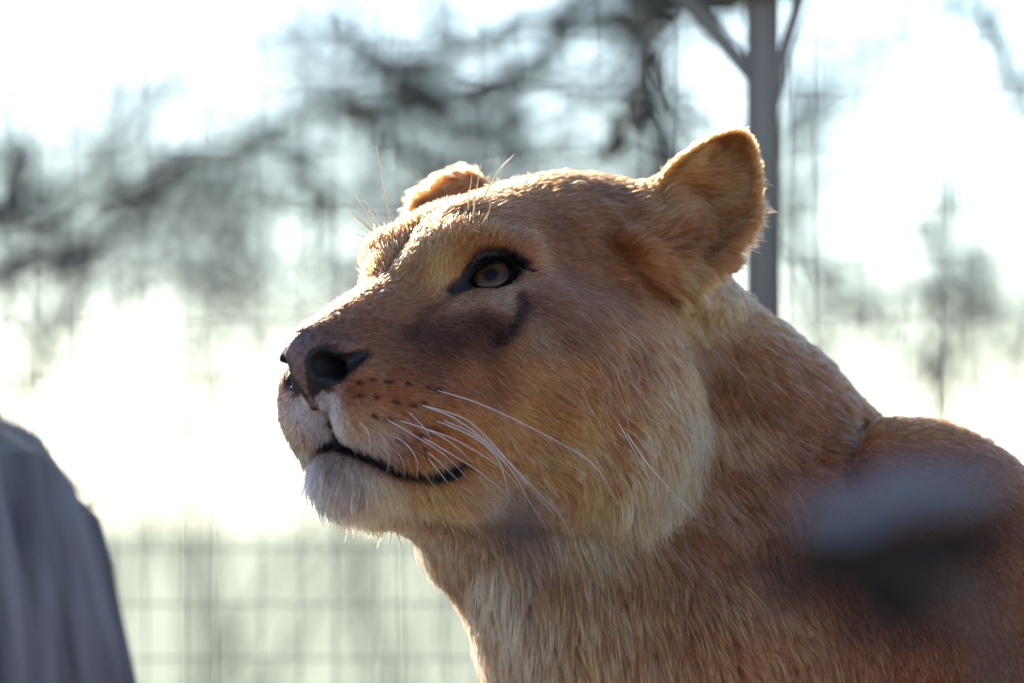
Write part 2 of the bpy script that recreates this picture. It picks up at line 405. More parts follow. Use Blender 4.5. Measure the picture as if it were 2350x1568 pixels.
def paint(p, dat):
    """markings of the skin and coat: returns colour, bare-skin factor, length, wetness"""
    q = np.asarray(p, np.float32).copy(); q[:, 1] = np.abs(q[:, 1])
    col = dat[:, 5:8].copy(); ln = dat[:, 3].copy(); wet = np.zeros(len(q), np.float32)
    def lay(m, c, lf=None, wt=0.0):
        nonlocal col, ln, wet
        c = tint(srgb(c)).astype(np.float32); col = col * (1 - m[:, None]) + c * m[:, None]
        if lf is not None: ln = ln * (1 - m + m * lf)
        wet = np.maximum(wet, m * wt)
    near = q[:, 0] > 60
    lay(.75 * soft(seg_dist(q, TEAR) - 4, 7), (66, 50, 44))
    lay(.9 * soft(seg_dist(q, SCAR, [4.5, 5.8, 5.4, 4.4, 2.5]), 6), (34, 31, 34), .6)
    e = q - EYE_C.astype(np.float32); s = e @ EYE_S.astype(np.float32); t = e @ EYE_T.astype(np.float32)
    al = almond(s, t); eye = near & (np.abs(e).max(1) < 45)
    rim = np.where(t > 0, 4.8, 1.2)
    lay(np.where(eye, soft(al - rim, 4.0), 0), (20, 16, 16), .5, .5)
    for L_, r_ in ((CANTH_I, [5.5, 5, 3]), (CANTH_O, [3.5, 3, 1]), (LASH, [1.2, 3, 3.6, 3]), (BROWDARK, [3, 3.6, 3.4, 2.5])):
        lay(soft(seg_dist(q, L_, r_), 3), (20, 16, 16), .3, .4)
    lay(.9 * soft(seg_dist(q, PADSPOT, [2, 3, 2.2]), 1.5), (38, 30, 32), .4)
    for k, sp in enumerate(SPOTS):
        lay(.95 * soft(seg_dist(q, [sp, sp + np.array([-3.0, 1, 0])]) - 1.9, 1.8), (36, 24, 20), .6)
    for L_ in STREAK: lay(.8 * soft(seg_dist(q, L_) - 1.6, 2), (40, 27, 22), .6)
    lay(soft(seg_dist(q, MOUTH, [6.5, 7, 6.4, 5.6, 5, 5, 6, 8, 9.6, 9, 4]), 3), (24, 19, 20), .32, .5)
    lay(soft(seg_dist(q, CLEFT, [4.4, 4.6, 4.8, 5.4, 6.5]), 1.5), (26, 20, 22), .1, .4)
    # nose leather
    lay(soft(seg_dist(q, SEPTUM, [15, 14, 8, 4]), 3), (112, 98, 108), 0, .7)
    inn = (q[:, 0] > 175) & (seg_dist(q, [NOSTRIL[0], NOSTRIL[0] + np.array([-34, -4, 4.])]) < 15)
    lay(np.maximum(soft(seg_dist(q, NOSTRIL, [13, 11.5, 8, 4.5]), 2.5), inn * 1.0), (20, 17, 18), 0, .5)
    lay(soft(seg_dist(q, NOSELOW, [11, 10, 6, 3]), 2.5), (24, 20, 22), 0, .5)
    lay(soft(seg_dist(q, [(247, 0, -70), (240, 14, -70), (228, 26, -72)], [6, 6, 5]), 6) * .55, (92, 88, 96), .2, .6)
    return col, ln, wet
def wob(p, f, seed, n=6):                                       # smooth noise, about -1..1
    g = np.random.default_rng(seed); out = np.zeros(len(p), np.float32)
    for _ in range(n):
        k = g.normal(size=3); k = k / np.linalg.norm(k) * f * g.uniform(.6, 1.7)
        out += np.sin(p @ k.astype(np.float32) + g.uniform(0, 6.28)).astype(np.float32)
    return out / n ** .5

# ------------------------------------------------------------------ body mesh
FINE = 1.8
AX = [axis_nodes(-1560, 300, -150, 262, FINE, 11), axis_nodes(-330, 1260, -148, 150, FINE, 11), axis_nodes(-1260, 230, -205, 190, FINE, 11)]
BV, BQ = surface_nets(sdf, AX)
lioness = link(bpy.data.objects.new("lioness", None))
lioness.location = (0.36, 0.1, 0)
lioness["label"] = "tawny lioness standing with head raised, looking up past the stump"
lioness["category"] = "lioness"
BASE = np.array(lioness.location)

skin = bpy.data.materials.new("lioness_skin"); skin.use_nodes = True
_n = skin.node_tree.nodes; _l = skin.node_tree.links; _b = _n["Principled BSDF"]
_a = _n.new("ShaderNodeAttribute"); _a.attribute_name = "coat"; _nz = _n.new("ShaderNodeTexNoise"); _nz.inputs["Scale"].default_value = 260; _nz.inputs["Detail"].default_value = 4
_mr = _n.new("ShaderNodeMapRange"); _mr.inputs[1].default_value = .35; _mr.inputs[2].default_value = .65; _mr.inputs[3].default_value = .45; _mr.inputs[4].default_value = 1.15; _l.new(_nz.outputs[0], _mr.inputs[0])
_mu = _n.new("ShaderNodeVectorMath"); _mu.operation = 'SCALE'; _l.new(_a.outputs["Color"], _mu.inputs[0]); _l.new(_mr.outputs[0], _mu.inputs["Scale"]); _l.new(_mu.outputs[0], _b.inputs["Base Color"])
_w = _n.new("ShaderNodeAttribute"); _w.attribute_name = "wet"
_m = _n.new("ShaderNodeMapRange"); _m.inputs[3].default_value = .8; _m.inputs[4].default_value = .42
_l.new(_w.outputs["Fac"], _m.inputs[0]); _l.new(_m.outputs[0], _b.inputs["Roughness"])
_t = _n.new("ShaderNodeTexCoord"); _v = _n.new("ShaderNodeTexVoronoi"); _v.inputs["Scale"].default_value = 620; _l.new(_t.outputs["Object"], _v.inputs["Vector"]); _l.new(_t.outputs["Object"], _nz.inputs["Vector"])
_p = _n.new("ShaderNodeBump"); _p.inputs["Strength"].default_value = .8; _p.inputs["Distance"].default_value = .0010
_l.new(_v.outputs["Distance"], _p.inputs["Height"]); _l.new(_p.outputs[0], _b.inputs["Normal"])

body = mesh_obj("body", to_world(BV) - BASE, BQ, skin, lioness)
_d = coat(BV); _c, _ln, _wt = paint(BV.astype(np.float32), _d)
ca = body.data.attributes.new("coat", 'FLOAT_COLOR', 'POINT')
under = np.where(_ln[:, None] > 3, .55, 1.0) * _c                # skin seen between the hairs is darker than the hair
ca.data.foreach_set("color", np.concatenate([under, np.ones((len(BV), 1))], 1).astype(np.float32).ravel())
wa = body.data.attributes.new("wet", 'FLOAT', 'POINT'); wa.data.foreach_set("value", _wt.astype(np.float32))

# ------------------------------------------------------------------ fur: real strands rooted on the body
T1 = np.concatenate([BQ[:, [0, 1, 2]], BQ[:, [0, 2, 3]]])
A_, B_, C_ = (BV[T1[:, i]] for i in range(3))
NR = np.cross(B_ - A_, C_ - A_); AREA = np.linalg.norm(NR, axis=1) / 2; NR /= (2 * AREA[:, None] + 1e-9)
CEN = (A_ + B_ + C_) / 3
wc = to_world(CEN); view = CAM - wc; view /= np.linalg.norm(view, axis=1)[:, None]
facing = ((NR @ HR) * view).sum(1)
hx, hz = wc[:, 0], wc[:, 2]
ishead = (CEN[:, 0] > -150) & (CEN[:, 2] > -215) & (np.abs(CEN[:, 1]) < 165)
dens = np.where(ishead, 2.3, 1.25)                                # strands per square millimetre
dens = np.where(facing < -.25, dens * .22, dens)
dens = np.where((hx > .50) | (hz < .62), .10, dens)
NS = int((dens * AREA).sum())
cum = np.cumsum(dens * AREA); fi = np.searchsorted(cum, rng.random(NS) * cum[-1]); fi = np.minimum(fi, len(T1) - 1)
u_, v_ = rng.random(NS), rng.random(NS); sw = u_ + v_ > 1; u_[sw], v_[sw] = 1 - u_[sw], 1 - v_[sw]
VN = np.zeros_like(BV); [np.add.at(VN, T1[:, i], NR * AREA[:, None]) for i in range(3)]
VN /= np.linalg.norm(VN, axis=1)[:, None] + 1e-9
w0 = (1 - u_ - v_)[:, None]; u1 = u_[:, None]; v1 = v_[:, None]
RT = (BV[T1[fi, 0]] * w0 + BV[T1[fi, 1]] * u1 + BV[T1[fi, 2]] * v1).astype(np.float32)
RN = (VN[T1[fi, 0]] * w0 + VN[T1[fi, 1]] * u1 + VN[T1[fi, 2]] * v1); RN = (RN / np.linalg.norm(RN, axis=1)[:, None]).astype(np.float32)
dat = coat(RT); colr, leng, wet_ = paint(RT, dat)
keep = leng > 1.5
RT, RN, dat, colr, leng = RT[keep], RN[keep], dat[keep], colr[keep], leng[keep]; fi = fi[keep]
NS = len(RT)
_lg = np.clip((leng - 5) / 14, .25, 1)[:, None]
g = dat[:, :3] + _lg * .22 * np.stack([wob(RT, .05, 11 + i) for i in range(3)], -1) + _lg * .18 * np.stack([wob(RT, .20, 21 + i) for i in range(3)], -1) + rng.normal(0, .13, (NS, 3))
tg = g - RN * (g * RN).sum(1, keepdims=True); tg /= np.linalg.norm(tg, axis=1)[:, None] + 1e-6
lift = np.radians(np.clip(dat[:, 4] + rng.normal(0, 7, NS), 6, 75))
_q = RT - EAR_C.astype(np.float32); _es, _eu, _en = (_q @ EAR_M[i].astype(np.float32) for i in range(3))
_er = np.sqrt((_es / (42 * (1 - .34 * np.clip(_eu / 60, 0, 1) ** 1.2))) ** 2 + (_eu / 60) ** 2); _near = (np.abs(_en) < 26) & (_er < 1.15) & (_eu > -38)
leng = np.where(_near & ((_er > .87) | (RN @ EAR_N.astype(np.float32) < 0)), np.minimum(leng, 5.5), leng)
leng = np.where(leng < 13, leng * .85, leng)
_chin = (RT[:, 0] > 110) & (RT[:, 2] < -140)
ln = leng * np.clip(rng.normal(1, np.where(_chin, .34, .22)), .3, 1.9)
guard = rng.random(NS) < .20
ln = np.where(guard, ln * rng.uniform(1.05, 1.45, NS), ln); lift = np.where(guard, lift * 1.2, lift)
K = 5
down = (HR @ np.array([0, 0, -1.0])).astype(np.float32)
cur = RT.copy(); PTS = np.empty((NS, K, 3), np.float32); PTS[:, 0] = cur - RN * .4
curl = rng.normal(0, .18, (NS, 3)) * np.where(_chin, 1.9, 1)[:, None]
for k in range(1, K):
    f_ = (k - .5) / (K - 1)
    a = lift * (1.25 - .75 * f_)
    dr = tg * np.cos(a)[:, None] + RN * np.sin(a)[:, None] + curl * f_ + down * (ln / 55 * f_)[:, None]
    dr /= np.linalg.norm(dr, axis=1)[:, None]
    cur = cur + dr * (ln / (K - 1))[:, None]; PTS[:, k] = cur
# hairs of a lock lean on each other
def lock(size, amount, seed):
    jit = np.stack([wob(RT, .35 / size * 6, seed + i) for i in range(3)], -1) * size * .45
    cell = np.floor((RT + jit) / size).astype(np.int64) + 5000
    key = cell[:, 0] * 100000000 + cell[:, 1] * 10000 + cell[:, 2]
    _, inv = np.unique(key, return_inverse=True); n = np.bincount(inv)
    for k in range(2, K):
        m = np.stack([np.bincount(inv, PTS[:, k, i]) for i in range(3)], -1) / n[:, None]
        am = amount * (k / (K - 1)) ** 1.3
        PTS[:, k] += (m[inv] - PTS[:, k]) * am[:, None].astype(np.float32)
    return inv
_lf = np.clip((leng - 6) / 14, 0, 1); _lf = np.where(_near, _lf * .5, np.where(_chin, _lf * .3, _lf))
lk = lock(6.0, .18 + .48 * _lf, 40)
lk2 = lock(16.0, .34 * _lf, 50)
tone = 1 + .10 * wob(RT, .03, 61) + .14 * wob(RT, .10, 62) + (rng.random(lk.max() + 1)[lk] - .5) * (.2 + .35 * _lf) + (rng.random(lk2.max() + 1)[lk2] - .5) * (.1 + .2 * _lf) + rng.normal(0, .2, NS)
dark = rng.random(NS) < .17
tone = np.where(dark, tone * .45, tone); pale = guard & (rng.random(NS) < .45); tone = np.where(pale, tone * 1.45, tone)
tone = np.where(guard & ~pale, tone * rng.uniform(.4, 1.1, NS), tone)
HCOL = np.clip(colr * np.clip(tone, .25, 1.7)[:, None], 0.004, .92)
HCOL = np.where(pale[:, None], HCOL * .7 + HCOL.mean(1, keepdims=True) * .3, HCOL)

fur = bpy.data.materials.new("lioness_fur"); fur.use_nodes = True
_n = fur.node_tree.nodes; _l = fur.node_tree.links; _n.remove(_n["Principled BSDF"])
_h = _n.new("ShaderNodeBsdfHairPrincipled"); _h.model = 'CHIANG'; _h.parametrization = 'COLOR'
_a = _n.new("ShaderNodeAttribute"); _a.attribute_name = "coat"
_l.new(_a.outputs["Color"], _h.inputs["Color"])
_h.inputs["Roughness"].default_value = .42; _h.inputs["Radial Roughness"].default_value = .55
_h.inputs["Coat"].default_value = 0.0; _h.inputs["IOR"].default_value = 1.38
_l.new(_h.outputs[0], _n["Material Output"].inputs[0])

def strands(name, sel, radius):
    ids = np.flatnonzero(sel); n = len(ids)
    if n == 0: return
    hc = bpy.data.hair_curves.new(name)
    hc.add_curves([K] * n)
    pts = to_world(PTS[ids].reshape(-1, 3)) - BASE
    hc.attributes["position"].data.foreach_set("vector", pts.astype(np.float32).ravel())
    ra = hc.attributes.get("radius") or hc.attributes.new("radius", 'FLOAT', 'POINT')
    prof = np.array([1, .95, .8, .55, .12], np.float32)
    th = (radius * rng.uniform(.7, 1.25, n) * np.where(guard[ids], 1.75, 1)).astype(np.float32)
    ra.data.foreach_set("value", (th[:, None] * prof[None]).ravel().astype(np.float32))
    cl = hc.attributes.new("coat", 'FLOAT_COLOR', 'CURVE')
    cl.data.foreach_set("color", np.concatenate([HCOL[ids], np.ones((n, 1))], 1).astype(np.float32).ravel())
    hc.materials.append(fur)
    o = link(bpy.data.objects.new(name, hc), lioness)
    return o
wr = to_world(RT)
d_near = np.sqrt(((RT - EAR_C) ** 2).sum(1)); d_far = np.sqrt(((RT - FAR_C) ** 2).sum(1))
near_e = (d_near < 66) & (RT[:, 2] > EAR_C[2] - 42); far_e = (d_far < 66) & (RT[:, 2] > FAR_C[2] - 30)
hd = (RT[:, 0] > -150) & (RT[:, 2] > -215) & (np.abs(RT[:, 1]) < 165)
chin = hd & (RT[:, 0] > 120) & (RT[:, 2] < -142)
ear_ = near_e | far_e
offs = (wr[:, 0] > .50) | (wr[:, 2] < .62)
strands("ear_fur", near_e, .00026); strands("ear_fur", far_e, .00026)
strands("chin_fur", chin & ~ear_, .00025)
strands("face_fur", hd & ~chin & ~ear_, .00025)
strands("neck_fur", ~hd & ~ear_ & ~offs, .00034)
strands("flank_fur", offs & ~hd & ~ear_, .0009)
SC.cycles_curves.shape = 'RIBBONS'
SC.cycles_curves.subdivisions = 2

# ------------------------------------------------------------------ eyes
def eye_material():
    m = bpy.data.materials.new("eye_iris"); m.use_nodes = True
    n, l = m.node_tree.nodes, m.node_tree.links; b = n["Principled BSDF"]
    tc = n.new("ShaderNodeTexCoord"); sp = n.new("ShaderNodeSeparateXYZ"); l.new(tc.outputs["Object"], sp.inputs[0])
    cx = n.new("ShaderNodeCombineXYZ"); l.new(sp.outputs[0], cx.inputs[0]); l.new(sp.outputs[1], cx.inputs[1])
    ln_ = n.new("ShaderNodeVectorMath"); ln_.operation = 'LENGTH'; l.new(cx.outputs[0], ln_.inputs[0])
    mr = n.new("ShaderNodeMapRange"); mr.inputs[2].default_value = .0145; l.new(ln_.outputs["Value"], mr.inputs[0])
    ang = n.new("ShaderNodeMath"); ang.operation = 'ARCTAN2'; l.new(sp.outputs[0], ang.inputs[0]); l.new(sp.outputs[1], ang.inputs[1])
    rad = n.new("ShaderNodeCombineXYZ"); l.new(ang.outputs[0], rad.inputs[0])
    r2 = n.new("ShaderNodeMath"); r2.operation = 'MULTIPLY'; r2.inputs[1].default_value = 60; l.new(ln_.outputs["Value"], r2.inputs[0]); l.new(r2.outputs[0], rad.inputs[1])
    nz = n.new("ShaderNodeTexNoise"); nz.inputs["Scale"].default_value = 9; nz.inputs["Detail"].default_value = 5; l.new(rad.outputs[0], nz.inputs["Vector"])
    ad = n.new("ShaderNodeMath"); ad.operation = 'MULTIPLY_ADD'; ad.inputs[1].default_value = .12; l.new(nz.outputs[0], ad.inputs[0]); l.new(mr.outputs[0], ad.inputs[2])
    cr = n.new("ShaderNodeValToRGB"); l.new(ad.outputs[0], cr.inputs[0]); e = cr.color_ramp
    e.elements[0].position = 0; e.elements[0].color = (.004, .003, .004, 1)
    e.elements[1].position = 1.0; e.elements[1].color = (.010, .007, .006, 1)
    for ps_, c in ((.37, (.003, .002, .003, 1)), (.41, (.030, .013, .005, 1)), (.62, (.100, .044, .012, 1)), (.86, (.065, .027, .008, 1)), (.95, (.045, .022, .010, 1))):
        k = e.elements.new(ps_); k.color = c
    l.new(cr.outputs[0], b.inputs["Base Color"]); b.inputs["Roughness"].default_value = .9; b.inputs["Specular IOR Level"].default_value = 0
    return m
def cornea_material():
    m = bpy.data.materials.new("eye_cornea"); m.use_nodes = True
    n, l = m.node_tree.nodes, m.node_tree.links; n.remove(n["Principled BSDF"])
    t = n.new("ShaderNodeBsdfTransparent"); g_ = n.new("ShaderNodeBsdfGlossy"); g_.inputs["Roughness"].default_value = .03
    fr = n.new("ShaderNodeFresnel"); fr.inputs[0].default_value = 1.36
    mx = n.new("ShaderNodeMixShader"); l.new(fr.outputs[0], mx.inputs[0]); l.new(t.outputs[0], mx.inputs[1]); l.new(g_.outputs[0], mx.inputs[2])
    l.new(mx.outputs[0], n["Material Output"].inputs[0])
    return m
def lathe_dome(prof, seg=48):
    v, f = [], []
    for (z, r) in prof:
        for k in range(seg): v.append((r * math.cos(6.28318 * k / seg), r * math.sin(6.28318 * k / seg), z))
    for i in range(len(prof) - 1):
        for k in range(seg):
            a, b = i * seg + k, i * seg + (k + 1) % seg; f.append((a, b, b + seg, a + seg))
    return v, f
EM, CM = eye_material(), cornea_material()
_c = EYE_C + 2.4 * EYE_N; _d = unit(B(1126, 630, 200) - B(1126, 630, -200))     # gaze: the iris sits where this line leaves the ball
_oc = B(1126, 630, 200) - _c; _bq = _oc @ _d; _t0 = -_bq + math.sqrt(max(0, _bq * _bq - (_oc @ _oc - 10.2 ** 2)))
GAZE = unit(B(1126, 630, 200) + _d * _t0 - _c)
for sgn in (1, -1):
    gz = GAZE * np.array([1, sgn, 1]) if sgn > 0 else unit((GAZE[0] + .2, -.35, GAZE[2]))
    c = (EYE_C + 2.4 * EYE_N) * np.array([1, sgn, 1])
    R_ = EYE_R / 1000
    ri = .0145; zi = math.sqrt(R_ * R_ - ri * ri)
    pr = [(-R_ * math.cos(a), R_ * math.sin(a) + 1e-6) for a in np.linspace(0.02, math.pi - math.asin(ri / R_), 24)] + [(zi - .0004, ri * .97), (zi - .0012, ri * .6), (zi - .0016, ri * .3), (zi - .0017, 1e-5)]
    v, f = lathe_dome(pr)
    eo = mesh_obj("eye", v, f, EM, lioness)
    q = Vector(gz @ HR).to_track_quat('Z', 'Y')
    eo.rotation_mode = 'QUATERNION'; eo.rotation_quaternion = q; eo.location = Vector(to_world(c) - BASE)
    pr = [(zi - .0005 + .0062 * math.cos(a), ri * 1.06 * math.sin(a) + 1e-6) for a in np.linspace(math.pi / 2, 0.01, 16)]
    v, f = lathe_dome(pr); co = mesh_obj("cornea", v, f, CM, eo)

# ------------------------------------------------------------------ whiskers
def spline(pts, n):
    p = np.asarray(pts, float)
    if len(p) == 2: return p[0] + (p[1] - p[0]) * np.linspace(0, 1, n)[:, None]
    q = np.concatenate([[2 * p[0] - p[1]], p, [2 * p[-1] - p[-2]]]); out = []
    for u in np.linspace(0, len(p) - 1 - 1e-6, n):
        i = int(u); t = u - i; a, b, c, d = q[i:i + 4]
        out.append(.5 * ((2 * b) + (c - a) * t + (2 * a - 5 * b + 4 * c - d) * t * t + (3 * b - a - 3 * c + d) * t ** 3))
    return np.array(out)
def tube(pts, radii, seg=6, cap=True):
    p = np.asarray(pts, float); n = len(p); v, f = [], []
    tn = np.gradient(p, axis=0); tn /= np.linalg.norm(tn, axis=1)[:, None] + 1e-12
    ref = np.array([0, 0, 1.0]) if abs(tn[0][2]) < .9 else np.array([1.0, 0, 0])
    x = unit(np.cross(tn[0], ref))
    for i in range(n):
        x = x - tn[i] * (x @ tn[i]); x = x / (np.linalg.norm(x) + 1e-12); y = np.cross(tn[i], x)
        for k in range(seg):
            a = 6.28318 * k / seg; v.append(p[i] + radii[i] * (x * math.cos(a) + y * math.sin(a)))
    for i in range(n - 1):
        for k in range(seg):
            a, b = i * seg + k, i * seg + (k + 1) % seg; f.append((a, b, b + seg, a + seg))
    if cap: f.append(tuple(range(seg))[::-1]); f.append(tuple(range((n - 1) * seg, n * seg)))
    return v, f
def keratin(name, col):
    m = bpy.data.materials.new(name); m.use_nodes = True; n, l = m.node_tree.nodes, m.node_tree.links; b_ = n["Principled BSDF"]
    b_.inputs["Base Color"].default_value = (*col, 1); b_.inputs["Roughness"].default_value = .35
    t_ = n.new("ShaderNodeBsdfTranslucent"); t_.inputs[0].default_value = (*col, 1)
    mx = n.new("ShaderNodeMixShader"); mx.inputs[0].default_value = .5; l.new(b_.outputs[0], mx.inputs[1]); l.new(t_.outputs[0], mx.inputs[2]); l.new(mx.outputs[0], n["Material Output"].inputs[0])
    return m
WM, WB = keratin("whisker_white", (.88, .88, .90)), keratin("whisker_gold", (.88, .76, .55))
NEARW = [
 [(966, 929), (1063, 960), (1130, 1018), (1200, 1100), (1268, 1176)], [(967, 930), (1046, 962), (1140, 1034), (1225, 1120), (1288, 1186), (1310, 1236)],
 [(998, 964), (1088, 1004), (1140, 1050), (1158, 1095), (1167, 1144), (1158, 1168)], [(1012, 962), (1095, 1002), (1170, 1075), (1215, 1150), (1260, 1220)],
 [(916, 965), (987, 989), (1042, 1022), (1085, 1062)], [(975, 984), (1046, 1010), (1145, 1070), (1189, 1113)],
 [(885, 961), (956, 1003), (1017, 1042), (1071, 1095)], [(967, 1002), (1026, 1037), (1090, 1076), (1150, 1123)], [(975, 1033), (1010, 1062), (1050, 1102)],
 [(977, 1047), (1004, 1078), (1028, 1109)], [(900, 998), (936, 1023), (957, 1060), (957, 1097)], [(824, 968), (846, 995), (850, 1040)], [(866, 992), (884, 1012), (883, 1031)],
 [(936, 944), (970, 978), (992, 1012)], [(1000, 895), (1116, 933), (1285, 1017), (1370, 1075), (1420, 1160)], [(820, 915), (826, 930)],
 [(1410, 955), (1450, 1025), (1500, 1120)], [(1430, 980), (1475, 1050), (1530, 1115), (1600, 1190)], [(876, 1020), (893, 1050), (888, 1085)], [(905, 1030), (925, 1060), (930, 1095)],
]
def whisker(points, mat, r0):
    v, f = tube(spline(points, 22), np.linspace(r0, r0 * .22, 22), 6)
    mesh_obj("whisker", np.array(v) - BASE, f, mat, lioness)
for wk, rt_ in zip(NEARW, trace_many(sdf, [k[0] for k in NEARW])):
    dep0 = (DIST - (to_world(rt_) - CAM) @ FWD) * 1000; L_ = len(wk)
    arc = np.cumsum([0] + [math.dist(wk[i], wk[i + 1]) for i in range(L_ - 1)]) / 1000.0 * 330
    pts = [rt_ - .0] + [B(x, y, dep0 + 4 + .42 * a - .0008 * a * a) for (x, y), a in zip(wk[1:], arc[1:])]
    whisker(to_world(np.array(pts)), WM, .00038 if arc[-1] > 25 else .00026)
for wk, yy in ([(892, 518), (880, 430), (863, 333)], -46), ([(879, 529), (860, 497), (838, 460)], -50), ([(870, 532), (840, 486), (809, 439)], -52), ([(859, 535), (830, 508), (800, 478)], -54), ([(862, 540), (835, 515), (806, 492)], -54), ([(856, 554), (832, 543), (807, 533)], -56), ([(850, 568), (820, 549)], -57), ([(846, 585), (808, 568)], -58):
    pts = [P(x + 6 * (i == 0), y + 4 * (i == 0), yy - 8 * i) for i, (x, y) in enumerate(wk)]
    whisker(to_world(np.array(pts)), WB, .0008)
for wk in ([(1073, 490), (1077, 450), (1083, 400)], [(1083, 513), (1092, 445), (1104, 376)], [(1100, 523), (1119, 492), (1125, 473), (1122, 452)], [(1104, 467), (1129, 416), (1150, 385), (1180, 355)], [(1062, 512), (1066, 490), (1070, 480)], [(1078, 526), (1092, 530), (1103, 534)]):
    rt_ = trace(sdf, *wk[0]); dep0 = (DIST - (to_world(rt_) - CAM) @ FWD) * 1000
    pts = [rt_] + [B(x, y, dep0 + 12 + 9 * i) for i, (x, y) in enumerate(wk[1:])]
    whisker(to_world(np.array(pts)), WB, .0008)

# ------------------------------------------------------------------ the place
def at(px, py, beh):                                             # world point `beh` metres behind the head (minus = in front)
    d = ray(px, py); return CAM + d * ((DIST + beh) / (d @ FWD))
def tagged(o, label, cat, group=None):
    o["label"] = label; o["category"] = cat
    if group: o["group"] = group
    return o
def empty(name, loc, label, cat, group=None):
    o = link(bpy.data.objects.new(name, None)); o.location = loc
    return tagged(o, label, cat, group)
def noise_mat(name, c1, c2, scale, rough=.8, detail=6, stretch=(1, 1, 1), bump=0.0, dist=.004, spec=.3):
    m = bpy.data.materials.new(name); m.use_nodes = True
    n, l = m.node_tree.nodes, m.node_tree.links; b = n["Principled BSDF"]
    tc = n.new("ShaderNodeTexCoord"); mp = n.new("ShaderNodeMapping"); mp.inputs["Scale"].default_value = stretch
    nz = n.new("ShaderNodeTexNoise"); nz.inputs["Scale"].default_value = scale; nz.inputs["Detail"].default_value = detail
    cr = n.new("ShaderNodeValToRGB"); cr.color_ramp.elements[0].position = .32; cr.color_ramp.elements[1].position = .68
    cr.color_ramp.elements[0].color = (*c1, 1); cr.color_ramp.elements[1].color = (*c2, 1)
    l.new(tc.outputs["Object"], mp.inputs[0]); l.new(mp.outputs[0], nz.inputs["Vector"]); l.new(nz.outputs[0], cr.inputs[0]); l.new(cr.outputs[0], b.inputs["Base Color"])
    b.inputs["Roughness"].default_value = rough; b.inputs["Specular IOR Level"].default_value = spec
    if bump:
        bp = n.new("ShaderNodeBump"); bp.inputs["Strength"].default_value = bump; bp.inputs["Distance"].default_value = dist
        l.new(nz.outputs[0], bp.inputs["Height"]); l.new(bp.outputs[0], b.inputs["Normal"])
    return m

# ground: one gently uneven sheet to the horizon
gx = np.unique(np.concatenate([np.linspace(-900, 900, 41), np.linspace(-30, 30, 61)])); gy = np.unique(np.concatenate([np.linspace(-60, 1500, 53), np.linspace(-12, 60, 73)]))
GX, GY = np.meshgrid(gx, gy, indexing='ij')
gp = np.stack([GX.ravel(), GY.ravel(), np.zeros(GX.size)], -1)
gp[:, 2] = -.02 + .02 * np.sin(gp[:, 0] * .9 + 1) * np.cos(gp[:, 1] * .7)
ny_ = len(gy); gf = [(i * ny_ + j, (i + 1) * ny_ + j, (i + 1) * ny_ + j + 1, i * ny_ + j + 1) for i in range(len(gx) - 1) for j in range(ny_ - 1)]
GRASS = noise_mat("winter_grass", (.30, .40, .24), (.46, .52, .38), .35, .9, 8, bump=.4, dist=.05)
_n, _l = GRASS.node_tree.nodes, GRASS.node_tree.links; _b = _n["Principled BSDF"]; _src = _b.inputs["Base Color"].links[0].from_socket
_tc = _n.new("ShaderNodeTexCoord"); _sp = _n.new("ShaderNodeSeparateXYZ"); _l.new(_tc.outputs["Object"], _sp.inputs[0])
_nz = _n.new("ShaderNodeTexNoise"); _nz.inputs["Scale"].default_value = .8; _nz.inputs["Detail"].default_value = 8; _l.new(_tc.outputs["Object"], _nz.inputs["Vector"])
_ad = _n.new("ShaderNodeMath"); _ad.operation = 'MULTIPLY_ADD'; _ad.inputs[1].default_value = 3.0; _l.new(_nz.outputs[0], _ad.inputs[0]); _l.new(_sp.outputs[1], _ad.inputs[2])
_mr = _n.new("ShaderNodeMapRange"); _mr.inputs[1].default_value = 2.0; _mr.inputs[2].default_value = 3.2; _l.new(_ad.outputs[0], _mr.inputs[0])
_e = _n.new("ShaderNodeValToRGB"); _e.color_ramp.elements[0].color = (.30, .23, .165, 1); _e.color_ramp.elements[1].color = (.44, .35, .26, 1); _l.new(_nz.outputs[0], _e.inputs[0])  # unseen tan earth around her, added to bounce warm fill onto the coat
_mx = _n.new("ShaderNodeMix"); _mx.data_type = 'RGBA'; _l.new(_mr.outputs[0], _mx.inputs[0]); _l.new(_e.outputs[0], _mx.inputs[6]); _l.new(_src, _mx.inputs[7]); _l.new(_mx.outputs[2], _b.inputs["Base Color"])
ground = mesh_obj("ground", gp, gf, GRASS); ground["kind"] = "structure"

# fence: steel post, braces, head rail and welded wires
STEEL = noise_mat("weathered_steel", (.15, .14, .125), (.22, .205, .185), 14, .55, 6, (1, 1, .25), .15, .001)
RUST = noise_mat("rusted_rail", (.10, .085, .08), (.16, .135, .125), 20, .75, 6)
WIRE = noise_mat("wire_zinc", (.16, .16, .17), (.24, .235, .23), 30, .5)
FB = 1.0
def box(name, c, s, mat, parent=None, bev=.004, rot=None):
    bm = bmesh.new(); bmesh.ops.create_cube(bm, size=1)
    for v in bm.verts: v.co = Vector((v.co.x * s[0], v.co.y * s[1], v.co.z * s[2]))
    bmesh.ops.bevel(bm, geom=list(bm.edges), offset=bev, segments=2, affect='EDGES')
    me = bpy.data.meshes.new(name); bm.to_mesh(me); bm.free(); me.materials.append(mat)
    o = link(bpy.data.objects.new(name, me), parent); o.location = c
    if rot is not None: o.rotation_euler = rot
    return o
pc = at(1746, 400, FB); PW = 74 * S * (DIST + FB) / DIST
top = at(1746, -10, FB)[2]
fence = empty("wire_fence", (pc[0], pc[1], 0), "grey steel post and welded wire mesh fence behind the lioness", "fence")
fo = np.array(fence.location)
box("post", (0, 0, 1.2), (PW, PW, 2.4), STEEL, fence, .006)
for _x in (-1.775, 1.775): box("post", (_x, .0, 1.2), (PW, PW, 2.4), STEEL, fence, .006)
